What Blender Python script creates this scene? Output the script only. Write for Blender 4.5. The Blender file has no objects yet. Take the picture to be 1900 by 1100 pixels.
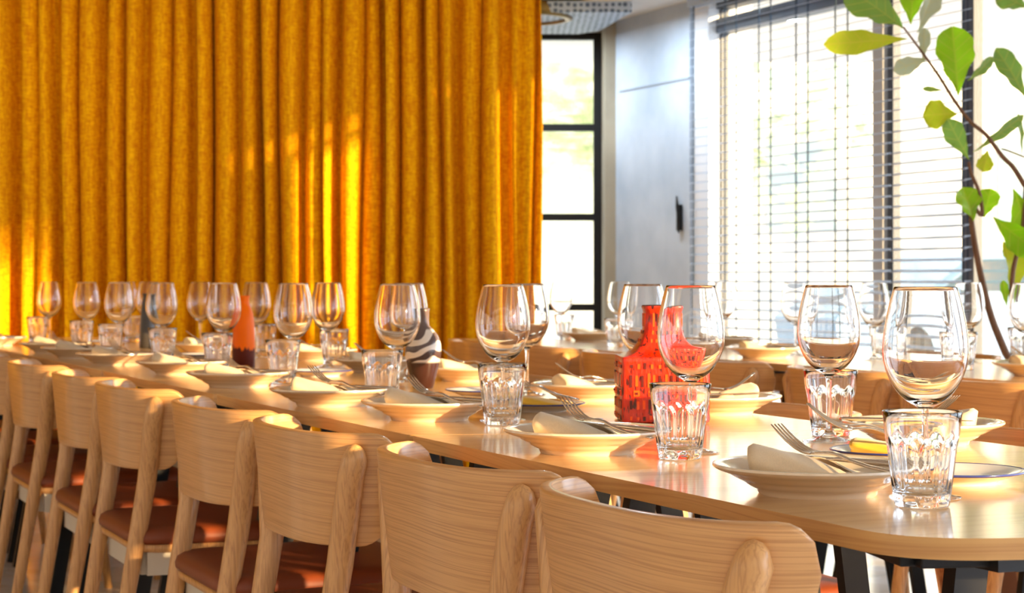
import bpy, bmesh, math, random
from mathutils import Vector, Matrix, noise
random.seed(7)
S = bpy.context.scene
COL = S.collection
PI = math.pi
# ------------------------------------------------------------------ camera, world, sun, exposure
TABZ = 0.75
CAMZ = 0.983
F = 3600.0          # focal length in pixels of a 1900 px wide frame
HOR = 519.0
cam_d = bpy.data.cameras.new('camera'); cam = bpy.data.objects.new('camera', cam_d); COL.objects.link(cam)
cam.location = (0, 0, CAMZ); cam.rotation_euler = (PI/2, 0, 0)
cam_d.sensor_width = 36; cam_d.lens = 36*F/1900.0
cam_d.shift_y = -(550-HOR)/1900.0
cam_d.clip_start = 0.05; cam_d.clip_end = 300
cam_d.dof.use_dof = True; cam_d.dof.focus_distance = 2.35; cam_d.dof.aperture_fstop = 14.0
S.camera = cam
S.view_settings.view_transform = 'Standard'; S.view_settings.look = 'None'
S.view_settings.gamma = 1.0; S.view_settings.exposure = 0.22; S.view_settings.use_curve_mapping = False
cy = S.cycles
cy.max_bounces = 14; cy.diffuse_bounces = 4; cy.glossy_bounces = 5; cy.transmission_bounces = 14; cy.transparent_max_bounces = 24
cy.use_denoising = True; cy.sample_clamp_indirect = 4.0; cy.blur_glossy = 0.0
cy.caustics_reflective = False; cy.caustics_refractive = True

w = bpy.data.worlds.new('sky'); S.world = w; w.use_nodes = True
nt = w.node_tree; nt.nodes.clear()
out = nt.nodes.new('ShaderNodeOutputWorld'); bg = nt.nodes.new('ShaderNodeBackground')
tc = nt.nodes.new('ShaderNodeTexCoord'); sep = nt.nodes.new('ShaderNodeSeparateXYZ'); mr = nt.nodes.new('ShaderNodeMapRange')
rp = nt.nodes.new('ShaderNodeValToRGB')
dotn = nt.nodes.new('ShaderNodeVectorMath'); dotn.operation = 'DOT_PRODUCT'; dotn.inputs[1].default_value = (0.80, 0.60, 0.0)
nt.links.new(tc.outputs['Generated'], dotn.inputs[0]); nt.links.new(dotn.outputs['Value'], mr.inputs['Value'])
mr.inputs['From Min'].default_value = -1; mr.inputs['From Max'].default_value = 1
nt.links.new(mr.outputs[0], rp.inputs[0])
rp.color_ramp.elements[0].position = 0.42; rp.color_ramp.elements[0].color = (0.52, 0.43, 0.33, 1)
rp.color_ramp.elements[1].position = 0.72; rp.color_ramp.elements[1].color = (1.45, 1.65, 2.0, 1)
nt.links.new(rp.outputs[0], bg.inputs[0]); bg.inputs[1].default_value = 3.6
nt.links.new(bg.outputs[0], out.inputs[0])

sun_d = bpy.data.lights.new('sun', 'SUN'); sun = bpy.data.objects.new('sun', sun_d); COL.objects.link(sun)
EL = math.radians(9.5)
sdir = Vector((-0.768*math.cos(EL), 0.640*math.cos(EL), -math.sin(EL)))
sun.rotation_euler = sdir.to_track_quat('-Z', 'Y').to_euler()
sun_d.energy = 13.0; sun_d.color = (1.0, 0.70, 0.36); sun_d.angle = math.radians(1.2)

# unseen fill spots, added under the ceiling to brighten the curtain
for i, (x, y, tx) in enumerate(((1.3, 6.0, .0), (.2, 6.3, -.9), (-.9, 6.3, -1.9), (-2.0, 6.3, -2.9), (-3.2, 6.3, -4.0))):
    ld = bpy.data.lights.new('curtain_fill_spot', 'SPOT'); lo = bpy.data.objects.new('curtain_fill_spot', ld); COL.objects.link(lo)
    lo.location = (x, y, 3.05); lo.rotation_euler = (Vector((tx, 8.5, 1.1)) - lo.location).to_track_quat('-Z', 'Y').to_euler()
    ld.energy = 48; ld.spot_size = math.radians(75); ld.spot_blend = .8; ld.shadow_soft_size = .06; ld.color = (1.0, .80, .52)

# ------------------------------------------------------------------ coordinates
TH = math.atan(0.435); CT, ST = math.cos(TH), math.sin(TH)
def P(u, v, z=0.0):      # u along the table rows (away), v across them (towards the windows)
    return Vector((v*CT - u*ST, v*ST + u*CT, z))
def at(px, py, d):       # the point seen at a place of the photograph, d metres away
    return Vector(((px-950)/F*d, d, CAMZ - (py-HOR)/F*d))
def on_table(px, d):
    return Vector(((px-950)/F*d, d, TABZ))
ROT = math.atan2(CT, -ST)      # heading of +u

# ------------------------------------------------------------------ material helpers
def M(name):
    m = bpy.data.materials.new(name); m.use_nodes = True
    return m, m.node_tree, m.node_tree.nodes['Principled BSDF']
def lin(c):
    return tuple((x/12.92 if x <= .04045 else ((x+.055)/1.055)**2.4) for x in [v/255 for v in c]) + (1,)
def simple(name, rgb, rough=0.5, metal=0.0, spec=0.5, **kw):
    m, t, b = M(name)
    b.inputs['Base Color'].default_value = lin(rgb); b.inputs['Roughness'].default_value = rough
    b.inputs['Metallic'].default_value = metal; b.inputs['Specular IOR Level'].default_value = spec
    for k, v in kw.items(): b.inputs[k.replace('_', ' ')].default_value = v
    return m
def node(t, typ, **kw):
    n = t.nodes.new(typ)
    for k, v in kw.items(): setattr(n, k, v)
    return n
def mapping(t, scale, coord='Object', rot=(0,0,0), loc=(0,0,0)):
    c = node(t, 'ShaderNodeTexCoord'); mp = node(t, 'ShaderNodeMapping')
    mp.inputs['Scale'].default_value = scale; mp.inputs['Rotation'].default_value = rot; mp.inputs['Location'].default_value = loc
    t.links.new(c.outputs[coord], mp.inputs[0]); return mp.outputs[0]
def ramp(t, fac, stops, interp='LINEAR'):
    r = node(t, 'ShaderNodeValToRGB'); cr = r.color_ramp; cr.interpolation = interp
    while len(cr.elements) > 1: cr.elements.remove(cr.elements[0])
    cr.elements[0].position = stops[0][0]; cr.elements[0].color = stops[0][1]
    for p, c in stops[1:]:
        e = cr.elements.new(p); e.color = c
    t.links.new(fac, r.inputs[0]); return r.outputs[0]
def mixc(t, fac, a, b, mode='MIX'):
    n = node(t, 'ShaderNodeMix', data_type='RGBA', blend_type=mode)
    for s, v in ((0, fac), (6, a), (7, b)):
        if isinstance(v, (int, float, tuple)): n.inputs[s].default_value = v
        else: t.links.new(v, n.inputs[s])
    return n.outputs[2]
def bump(t, b, height, strength, dist=0.002):
    n = node(t, 'ShaderNodeBump'); n.inputs['Strength'].default_value = strength; n.inputs['Distance'].default_value = dist
    t.links.new(height, n.inputs['Height']); t.links.new(n.outputs[0], b.inputs['Normal'])

def wood(name, light, dark, axis='x', rough=0.42, freq=42, coat=0.0, contrast=1.0, figure=1.0):
    """ash / oak: fine growth lines across, stretched along one axis"""
    m, t, b = M(name)
    sc = {'x': (1.0, 1.0, 1.0), 'y': (1, 1, 1), 'z': (1, 1, 1)}[axis]
    if axis == 'x':   s1 = (1.1, 1.1, freq*2.2); s2 = (0.9, 0.9, 7); s3 = (9, 9, 420)
    elif axis == 'z': s1 = (freq*2.2, freq*2.2, 2.2); s2 = (9, 9, .8); s3 = (420, 420, 9)
    else:             s1 = (freq, 1.6, freq); s2 = (7, .9, 7); s3 = (300, 9, 300)
    big = node(t, 'ShaderNodeTexNoise'); big.inputs['Scale'].default_value = 1.6*figure; big.inputs['Detail'].default_value = 1
    t.links.new(mapping(t, (1, 1, 1)), big.inputs['Vector'])
    add = node(t, 'ShaderNodeVectorMath', operation='MULTIPLY_ADD')
    t.links.new(big.outputs['Color'], add.inputs[0]); add.inputs[1].default_value = (0.055, 0.055, 0.055)
    t.links.new(mapping(t, (1, 1, 1)), add.inputs[2])
    def noi(s, detail=3):
        mp = node(t, 'ShaderNodeMapping'); mp.inputs['Scale'].default_value = s; t.links.new(add.outputs[0], mp.inputs[0])
        n = node(t, 'ShaderNodeTexNoise'); n.inputs['Scale'].default_value = 1.0; n.inputs['Detail'].default_value = detail
        t.links.new(mp.outputs[0], n.inputs['Vector']); return n.outputs['Fac']
    lines = noi(s1, 2); blot = noi(s2, 2); fine = noi(s3, 1)
    c1 = ramp(t, lines, [(0.30, (0, 0, 0, 1)), (0.43, (1, 1, 1, 1)), (0.50, (.9, .9, .9, 1)), (0.54, (.35, .35, .35, 1)), (.60, (1, 1, 1, 1))])
    mid = tuple((a+b_)/2 for a, b_ in zip(lin(light)[:3], lin(dark)[:3])) + (1,)
    col = mixc(t, c1, tuple(mid[i]*(1-.5*contrast)+lin(dark)[i]*.5*contrast for i in range(3)) + (1,), lin(light))
    col = mixc(t, ramp(t, blot, [(.3, (.25, .25, .25, 1)), (.7, (0, 0, 0, 1))]), col, mid)
    col = mixc(t, ramp(t, fine, [(.35, (.18, .18, .18, 1)), (.5, (0, 0, 0, 1))]), col, lin(dark))
    t.links.new(col, b.inputs['Base Color'])
    b.inputs['Roughness'].default_value = rough; b.inputs['Coat Weight'].default_value = coat; b.inputs['Coat Roughness'].default_value = 0.12
    bump(t, b, fine, 0.08, 0.0006)
    return m

MAT = {}
MAT['ash'] = wood('ash wood bent backrest', (226, 172, 110), (164, 104, 52), 'x', 0.36, freq=72, coat=.3)
MAT['ash_leg'] = wood('ash wood turned leg', (224, 170, 108), (164, 106, 54), 'z', 0.38, coat=.2)
MAT['oak'] = wood('pale oak table top', (226, 184, 126), (186, 134, 78), 'y', 0.30, freq=18, coat=0.8, contrast=.6)
MAT['oak_edge'] = wood('oak lipping', (214, 164, 100), (168, 108, 54), 'x', 0.4, freq=30)
MAT['black'] = simple('black powder coated steel', (15, 16, 19), 0.5, 0, .3)
MAT['steel'] = simple('brushed steel bracket', (190, 185, 178), 0.3, 1.0)
MAT['cream'] = simple('cream painted frame', (216, 206, 188), 0.5)
MAT['cutlery'] = simple('polished cutlery steel', (214, 196, 176), 0.16, 1.0)
MAT['ceramic'] = simple('cream stoneware glaze', (232, 212, 182), 0.16, 0, 0.5, Coat_Weight=0.4)
MAT['white_ceramic'] = simple('white enamel glaze', (238, 236, 232), 0.12)
MAT['blue_rim'] = simple('blue enamel rim', (52, 62, 130), 0.2)
MAT['rubber'] = simple('black rubber', (20, 20, 20), 0.7)

def leather():
    m, t, b = M('rust brown leather')
    n = node(t, 'ShaderNodeTexNoise'); n.inputs['Scale'].default_value = 160; n.inputs['Detail'].default_value = 3
    t.links.new(mapping(t, (1, 1, 1)), n.inputs['Vector'])
    n2 = node(t, 'ShaderNodeTexNoise'); n2.inputs['Scale'].default_value = 6
    t.links.new(mapping(t, (1, 1, 1)), n2.inputs['Vector'])
    t.links.new(mixc(t, n2.outputs['Fac'], lin((112, 48, 18)), lin((142, 64, 22))), b.inputs['Base Color'])
    b.inputs['Roughness'].default_value = 0.48; bump(t, b, n.outputs['Fac'], 0.15, 0.001)
    return m
MAT['leather'] = leather()
def linen(name, rgb, sc=900):
    m, t, b = M(name)
    wv = node(t, 'ShaderNodeTexNoise'); wv.inputs['Scale'].default_value = sc; wv.inputs['Detail'].default_value = 1
    t.links.new(mapping(t, (1, 1, .4)), wv.inputs['Vector'])
    c = lin(rgb); d = tuple(x*.82 for x in c[:3]) + (1,)
    t.links.new(mixc(t, wv.outputs['Fac'], d, c), b.inputs['Base Color'])
    b.inputs['Roughness'].default_value = 0.85; b.inputs['Sheen Weight'].default_value = 0.3
    bump(t, b, wv.outputs['Fac'], 0.2, 0.0006); return m
MAT['linen'] = linen('natural linen', (230, 204, 166))
MAT['linen_yellow'] = linen('ochre linen', (236, 178, 40))
def curtain_mat():
    m, t, b = M('mustard velvet')
    n = node(t, 'ShaderNodeTexNoise'); n.inputs['Scale'].default_value = 1; n.inputs['Detail'].default_value = 3
    t.links.new(mapping(t, (90, 90, 22)), n.inputs['Vector'])
    n3 = node(t, 'ShaderNodeTexNoise'); n3.inputs['Scale'].default_value = 1; n3.inputs['Detail'].default_value = 2
    t.links.new(mapping(t, (30, 30, 220)), n3.inputs['Vector'])
    f = node(t, 'ShaderNodeMath', operation='MULTIPLY'); t.links.new(n.outputs['Fac'], f.inputs[0]); t.links.new(n3.outputs['Fac'], f.inputs[1])
    c = ramp(t, f.outputs[0], [(.12, lin((214, 130, 0))), (.40, lin((255, 196, 4)))])
    t.links.new(c, b.inputs['Base Color']); b.inputs['Roughness'].default_value = 0.8
    b.inputs['Specular IOR Level'].default_value = 0.12
    b.inputs['Sheen Weight'].default_value = 0.35; b.inputs['Sheen Roughness'].default_value = 0.35; b.inputs['Sheen Tint'].default_value = lin((255, 200, 60))
    bump(t, b, f.outputs[0], 0.35, 0.003)
    tr = node(t, 'ShaderNodeBsdfTranslucent'); t.links.new(c, tr.inputs[0])
    mx = node(t, 'ShaderNodeMixShader'); mx.inputs[0].default_value = 0.12
    t.links.new(b.outputs[0], mx.inputs[1]); t.links.new(tr.outputs[0], mx.inputs[2])
    t.links.new(mx.outputs[0], t.nodes['Material Output'].inputs[0]); return m
MAT['curtain'] = curtain_mat()
def glassm(name, tint=(1, 1, 1), thin=0.3, ior=1.46, rough=0.0):
    m, t, b = M(name); t.nodes.remove(b)
    g = node(t, 'ShaderNodeBsdfGlass'); g.inputs['IOR'].default_value = ior; g.inputs['Roughness'].default_value = rough
    g.inputs[0].default_value = tint + (1,)
    tr = node(t, 'ShaderNodeBsdfTransparent'); tr.inputs[0].default_value = tint + (1,)
    mx = node(t, 'ShaderNodeMixShader'); mx.inputs[0].default_value = thin
    t.links.new(g.outputs[0], mx.inputs[1]); t.links.new(tr.outputs[0], mx.inputs[2])
    t.links.new(mx.outputs[0], t.nodes['Material Output'].inputs[0]); return m
MAT['glass'] = glassm('clear wine glass', thin=0.0)
MAT['tumbler'] = glassm('clear pressed glass', (0.99, 0.995, 1.0), thin=0.0, ior=1.5)
def pane_mat():
    m, t, b = M('window pane'); t.nodes.remove(b)
    g = node(t, 'ShaderNodeBsdfGlossy'); g.inputs['Roughness'].default_value = 0.02
    tr = node(t, 'ShaderNodeBsdfTransparent'); tr.inputs[0].default_value = (.97, .99, .98, 1)
    mx = node(t, 'ShaderNodeMixShader'); mx.inputs[0].default_value = 0.06
    t.links.new(tr.outputs[0], mx.inputs[1]); t.links.new(g.outputs[0], mx.inputs[2])
    t.links.new(mx.outputs[0], t.nodes['Material Output'].inputs[0]); return m
MAT['pane'] = pane_mat()
def reeded():
    m, t, b = M('reeded glass'); t.nodes.remove(b)
    g = node(t, 'ShaderNodeBsdfRefraction'); g.inputs['Roughness'].default_value = 0.06; g.inputs['IOR'].default_value = 1.2
    g.inputs[0].default_value = (.93, .98, .95, 1)
    wv = node(t, 'ShaderNodeTexWave', bands_direction='X'); wv.inputs['Scale'].default_value = 22
    t.links.new(mapping(t, (1, 1, 1)), wv.inputs['Vector'])
    bp = node(t, 'ShaderNodeBump'); bp.inputs['Strength'].default_value = 0.6; bp.inputs['Distance'].default_value = 0.004
    t.links.new(wv.outputs['Fac'], bp.inputs['Height']); t.links.new(bp.outputs[0], g.inputs['Normal'])
    tr = node(t, 'ShaderNodeBsdfTransparent'); tr.inputs[0].default_value = (.95, .98, .96, 1)
    mx = node(t, 'ShaderNodeMixShader'); mx.inputs[0].default_value = 0.4
    t.links.new(g.outputs[0], mx.inputs[1]); t.links.new(tr.outputs[0], mx.inputs[2])
    t.links.new(mx.outputs[0], t.nodes['Material Output'].inputs[0]); return m
MAT['reeded'] = reeded()
def concrete(name, a, b_, sc=3.0):
    m, t, b = M(name)
    n = node(t, 'ShaderNodeTexNoise'); n.inputs['Scale'].default_value = sc; n.inputs['Detail'].default_value = 6
    t.links.new(mapping(t, (1, 1, 1)), n.inputs['Vector'])
    t.links.new(ramp(t, n.outputs['Fac'], [(.3, lin(a)), (.7, lin(b_))]), b.inputs['Base Color'])
    b.inputs['Roughness'].default_value = .8; bump(t, b, n.outputs['Fac'], .15, .004); return m
MAT['concrete'] = concrete('blue grey concrete', (164, 180, 198), (196, 208, 222))
MAT['concrete_warm'] = concrete('olive grey concrete', (142, 134, 116), (170, 162, 142))
MAT['plaster'] = concrete('off white plaster', (196, 192, 186), (214, 210, 204))
def floor_mat():
    m, t, b = M('pale stone floor')
    v = node(t, 'ShaderNodeTexVoronoi'); v.inputs['Scale'].default_value = 9
    t.links.new(mapping(t, (1, 1, 1)), v.inputs['Vector'])
    n = node(t, 'ShaderNodeTexNoise'); n.inputs['Scale'].default_value = 5; n.inputs['Detail'].default_value = 5
    t.links.new(mapping(t, (1, 1, 1)), n.inputs['Vector'])
    c = ramp(t, v.outputs['Color'], [(.2, lin((186, 180, 172))), (.5, lin((226, 224, 220))), (.8, lin((206, 186, 164)))])
    t.links.new(mixc(t, n.outputs['Fac'], c, lin((236, 236, 236))), b.inputs['Base Color'])
    b.inputs['Roughness'].default_value = .2; return m
MAT['floor'] = floor_mat()

# ------------------------------------------------------------------ object helpers
def tag(o, label=None, cat=None, group=None, kind=None):
    if label: o['label'] = label
    if cat: o['category'] = cat
    if group: o['group'] = group
    if kind: o['kind'] = kind
    return o
def empty(name, loc=(0, 0, 0), rz=0.0, label=None, cat=None, group=None, scale=None):
    o = bpy.data.objects.new(name, None); COL.objects.link(o); o.location = loc; o.rotation_euler = (0, 0, rz)
    o.empty_display_size = 0.02
    if scale: o.scale = (scale,)*3
    return tag(o, label, cat, group)
def link_bm(name, bm, mat, parent=None, smooth=True, autosmooth=None):
    me = bpy.data.meshes.new(name); bmesh.ops.recalc_face_normals(bm, faces=bm.faces); bm.to_mesh(me); bm.free()
    if mat: me.materials.append(mat)
    for p in me.polygons: p.use_smooth = smooth
    if smooth and autosmooth: me.set_sharp_from_angle(angle=math.radians(autosmooth))
    o = bpy.data.objects.new(name, me); COL.objects.link(o)
    if parent: o.parent = parent
    return o
def dup(root, loc=None, rz=None, label=None, group=None, rot=None, scale=None):
    def rec(o, par):
        c = o.copy(); COL.objects.link(c)
        if par: c.parent = par
        for ch in o.children: rec(ch, c)
        return c
    r = rec(root, None)
    if loc is not None: r.location = loc
    if rz is not None: r.rotation_euler = (0, 0, rz)
    if rot is not None: r.rotation_euler = rot
    if scale is not None: r.scale = (scale,)*3
    if label: r['label'] = label
    if group: r['group'] = group
    return r
def box(bm, c, s, rot=None):
    vs = []
    for dx in (-.5, .5):
        for dy in (-.5, .5):
            for dz in (-.5, .5):
                p = Vector((dx*s[0], dy*s[1], dz*s[2]))
                if rot: p = rot @ p
                vs.append(bm.verts.new(p + Vector(c)))
    for f in ((0, 1, 3, 2), (4, 6, 7, 5), (0, 4, 5, 1), (2, 3, 7, 6), (0, 2, 6, 4), (1, 5, 7, 3)):
        bm.faces.new([vs[i] for i in f])
def bar(bm, a, b, w, h, up=(0, 0, 1)):
    a, b = Vector(a), Vector(b); d = (b-a); L = d.length; d.normalize()
    up = Vector(up)
    if abs(d.dot(up)) > .99: up = Vector((1, 0, 0))
    s = d.cross(up).normalized(); u = s.cross(d)
    R = Matrix((d, s, u)).transposed()
    box(bm, (a+b)/2, (L, w, h), R)
def bevel_mod(o, w, seg=2):
    m = o.modifiers.new('bevel', 'BEVEL'); m.width = w; m.segments = seg; m.limit_method = 'ANGLE'; m.angle_limit = math.radians(40); return o
def tube(bm, pts, radii, n=10, cap=True, flat=1.0, ref=(0, 0, 1)):
    """swept round (or oval) rod through points"""
    pts = [Vector(p) for p in pts]; rings = []
    N = len(pts); s = None
    for i, p in enumerate(pts):
        d = (pts[min(i+1, N-1)] - pts[max(i-1, 0)]).normalized()
        if s is None:
            r = Vector(ref)
            if abs(d.dot(r)) > .95: r = Vector((1, 0, 0))
            s = r.cross(d).normalized()
        s = (s - d*s.dot(d)).normalized(); u = d.cross(s)
        rr = radii[i] if isinstance(radii, (list, tuple)) else radii
        rings.append([bm.verts.new(p + s*rr*math.cos(2*PI*k/n) + u*rr*flat*math.sin(2*PI*k/n)) for k in range(n)])
    for a, b in zip(rings, rings[1:]):
        for k in range(n): bm.faces.new((a[k], a[(k+1) % n], b[(k+1) % n], b[k]))
    if cap: bm.faces.new(rings[0][::-1]); bm.faces.new(rings[-1])
def spline(pts, sub=4):
    """catmull-rom through tuples"""
    P_ = [Vector(p) for p in pts]; out_ = []
    for i in range(len(P_)-1):
        p0 = P_[max(i-1, 0)]; p1 = P_[i]; p2 = P_[i+1]; p3 = P_[min(i+2, len(P_)-1)]
        for k in range(sub):
            t = k/sub
            out_.append(.5*((2*p1) + (p2-p0)*t + (2*p0-5*p1+4*p2-p3)*t*t + (3*p1-p0-3*p2+p3)*t**3))
    out_.append(P_[-1]); return out_
def lathe(bm, prof, n=48, fn=None):
    rings = []
    for p in prof:
        r, z = p[0], p[1]
        if r < 1e-6: rings.append([bm.verts.new((0, 0, z))]); continue
        ring = []
        for k in range(n):
            a = 2*PI*k/n; rr = fn(r, z, a) if fn else r
            ring.append(bm.verts.new((rr*math.cos(a), rr*math.sin(a), z)))
        rings.append(ring)
    for a, b in zip(rings, rings[1:]):
        if len(a) == 1 and len(b) == 1: continue
        for k in range(n):
            k2 = (k+1) % n
            if len(a) == 1: bm.faces.new((a[0], b[k2], b[k]))
            elif len(b) == 1: bm.faces.new((a[k], a[k2], b[0]))
            else: bm.faces.new((a[k], a[k2], b[k2], b[k]))
def prism(bm, poly, z0, z1):
    lo = [bm.verts.new((p[0], p[1], z0)) for p in poly]; hi = [bm.verts.new((p[0], p[1], z1)) for p in poly]
    bm.faces.new(lo[::-1]); bm.faces.new(hi); n = len(poly)
    for i in range(n): bm.faces.new((lo[i], lo[(i+1) % n], hi[(i+1) % n], hi[i]))
def struct(o): o['kind'] = 'structure'; return o

# ------------------------------------------------------------------ the room
bm = bmesh.new(); box(bm, (-2.2, 4.0, -0.05), (16.4, 17.0, 0.1)); struct(link_bm('floor', bm, MAT['floor'], smooth=False))
CEIL = 2.262
WV = 4.30          # window wall plane
# back wall at 10 m behind the curtain, with the glazed door beside it
bm = bmesh.new(); box(bm, (-4.65, 10.15, 1.6), (9.4, .2, 3.2)); struct(link_bm('wall_back', bm, MAT['plaster'], smooth=False))
bm = bmesh.new(); box(bm, (0.61, 9.93, 1.13), (0.30, .66, 2.262)); struct(link_bm('wall_pillar', bm, MAT['concrete_warm'], smooth=False))
bm = bmesh.new(); box(bm, (.4, 10.05, 2.45), (1.6, .12, .42)); struct(link_bm('wall_over_door', bm, MAT['plaster'], smooth=False))
# low ceiling behind the curtain and high ceiling of the dining room
bm = bmesh.new(); box(bm, (1.0, 10.2, CEIL+.06), (4.6, 2.6, .1)); struct(link_bm('ceiling_low', bm, MAT['plaster'], smooth=False))
bm = bmesh.new(); box(bm, (-2.6, 3.2, 3.25), (16, 13.0, .1)); struct(link_bm('ceiling', bm, MAT['plaster'], smooth=False))
bm = bmesh.new(); box(bm, (.6, 8.93, 2.74), (4.4, .08, .92)); struct(link_bm('wall_upstand', bm, MAT['plaster'], smooth=False))
def wbox(bm, u0, u1, v0, v1, z0, z1):
    c = [P(u0, v0), P(u1, v0), P(u1, v1), P(u0, v1)]
    prism(bm, [(p.x, p.y) for p in c], z0, z1)
bm = bmesh.new(); wbox(bm, -8, 8.7, 4.02, 4.32, CEIL, 3.2); struct(link_bm('wall_right_upper', bm, MAT['plaster'], smooth=False))
bm = bmesh.new(); wbox(bm, 5.2, 8.75, 3.86, 4.02, CEIL-.0, CEIL+.05); struct(link_bm('trim_1', bm, simple('cream soffit edge', (226, 214, 196), .5), smooth=False))
bm = bmesh.new(); wbox(bm, 7.84, 8.62, WV, WV+.25, 0, CEIL)
struct(link_bm('wall_right', bm, MAT['concrete'], smooth=False))
bm = bmesh.new(); wbox(bm, 7.70, 7.84, WV+.02, WV+.25, 0, CEIL); struct(link_bm('trim_2', bm, simple('white reveal', (222, 226, 232), .6), smooth=False))
# hairline shadow joint across the concrete
bm = bmesh.new(); wbox(bm, 7.84, 8.55, WV-.004, WV+.0, 1.905, 1.913); struct(link_bm('trim_3', bm, simple('grey joint filler', (140, 150, 162), .9), smooth=False))
# unseen window piers spaced to shape sunlight; the last added to shield nearest chair
for i, (u0, u1) in enumerate(((5.02, 5.42), (3.06, 4.14), (1.3, 1.6), (-1.0, -.7), (-8.0, -4.90))):
    bm = bmesh.new(); wbox(bm, u0, u1, WV, WV+.25, 0, CEIL); struct(link_bm('wall_shade_pier_%d' % (i+1), bm, MAT['concrete'], smooth=False))
def u_of(px, v=WV-.05):
    t = (px-950)/F; d = v/(ST+CT*t); return -d*t*ST + d*CT
def window(idx, u0, u1, transom=None, mull=()):
    e = struct(empty('window_%d' % idx, P((u0+u1)/2, WV+.1, 0)))
    inv = Vector(e.location)
    def loc(bm):
        for v_ in bm.verts: v_.co -= inv
    bm = bmesh.new(); fw = .03
    wbox(bm, u0, u0+fw, WV+.08, WV+.12, .1, CEIL); wbox(bm, u1-fw, u1, WV+.08, WV+.12, .1, CEIL)
    wbox(bm, u0, u1, WV+.05, WV+.15, .02, .12); wbox(bm, u0, u1, WV+.06, WV+.14, CEIL-.05, CEIL)
    if transom: wbox(bm, u0, u1, WV+.06, WV+.14, transom-.03, transom+.035)
    for m_ in mull: wbox(bm, m_, m_+.04, WV+.06, WV+.14, .1, CEIL)
    loc(bm); link_bm('window_frame', bm, simple('grey window frame', (74, 80, 90), .5), e, smooth=False)
    bm = bmesh.new(); wbox(bm, u0+fw, u1-fw, WV+.095, WV+.10, .12, CEIL-.05)
    loc(bm); link_bm('window_pane', bm, MAT['pane'], e, smooth=False)
bm = bmesh.new(); wbox(bm, u_of(1654, WV+.1), u_of(1635, WV+.1), WV+.06, WV+.13, 0, CEIL); struct(link_bm('trim_4', bm, simple('grey column cladding', (196, 192, 186), .7), smooth=False))
window(1, u_of(1635, WV+.1), 7.72, 2.13)
UM = u_of(1802, WV+.1)
window(2, UM, u_of(1655, WV+.1))
window(3, 5.42, UM-.012)
window(4, 4.14, 5.02); window(5, 1.6, 3.06); window(6, -.7, 1.3)

bm = bmesh.new()
for x in (-8.2, -5.0, -1.8, 1.4, 4.6): box(bm, (x, -4.1, 1.6), (1.2, .2, 3.2))
box(bm, (-2, -4.1, .4), (13.6, .2, .8)); box(bm, (-2, -4.1, 2.9), (13.6, .2, .7))
struct(link_bm('wall_behind', bm, MAT['plaster'], smooth=False))
bm = bmesh.new()
for y in (-3.4, -.2, 3.0, 6.2, 9.4): box(bm, (-9.0, y, 1.6), (.2, 1.2, 3.2))
box(bm, (-9, 3, .4), (.2, 14, .8)); box(bm, (-9, 3, 2.9), (.2, 14, .7))
struct(link_bm('wall_left', bm, MAT['plaster'], smooth=False))

# black steel door with four reeded panes
e = struct(empty('door_1', (0.2, 10.0, 0)))
bm = bmesh.new(); X0, X1 = -.32, .462
def dz(y): return CAMZ - (y-HOR)/F*10.0
for x in (X0, X1-.042): box(bm, (x+.021-.2, 0, 1.125), (.042, .05, 2.25))
for y, h in ((68, .035), (237, .036), (403, .036), (570, .036)): box(bm, ((X0+X1)/2-.2, 0, dz(y)), (X1-X0, .045, h))
box(bm, ((X0+X1)/2-.2, 0, .06), (X1-X0, .05, .12)); link_bm('door_frame', bm, MAT['black'], e, smooth=False)
zs = [dz(68), dz(237), dz(403), dz(570), .12]
for a, b in zip(zs, zs[1:]):
    bm = bmesh.new(); box(bm, ((X0+X1)/2-.2, 0, (a+b)/2), (X1-X0-.084, .008, abs(a-b)-.036)); link_bm('reeded_pane', bm, MAT['reeded'], e, smooth=False)

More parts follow.
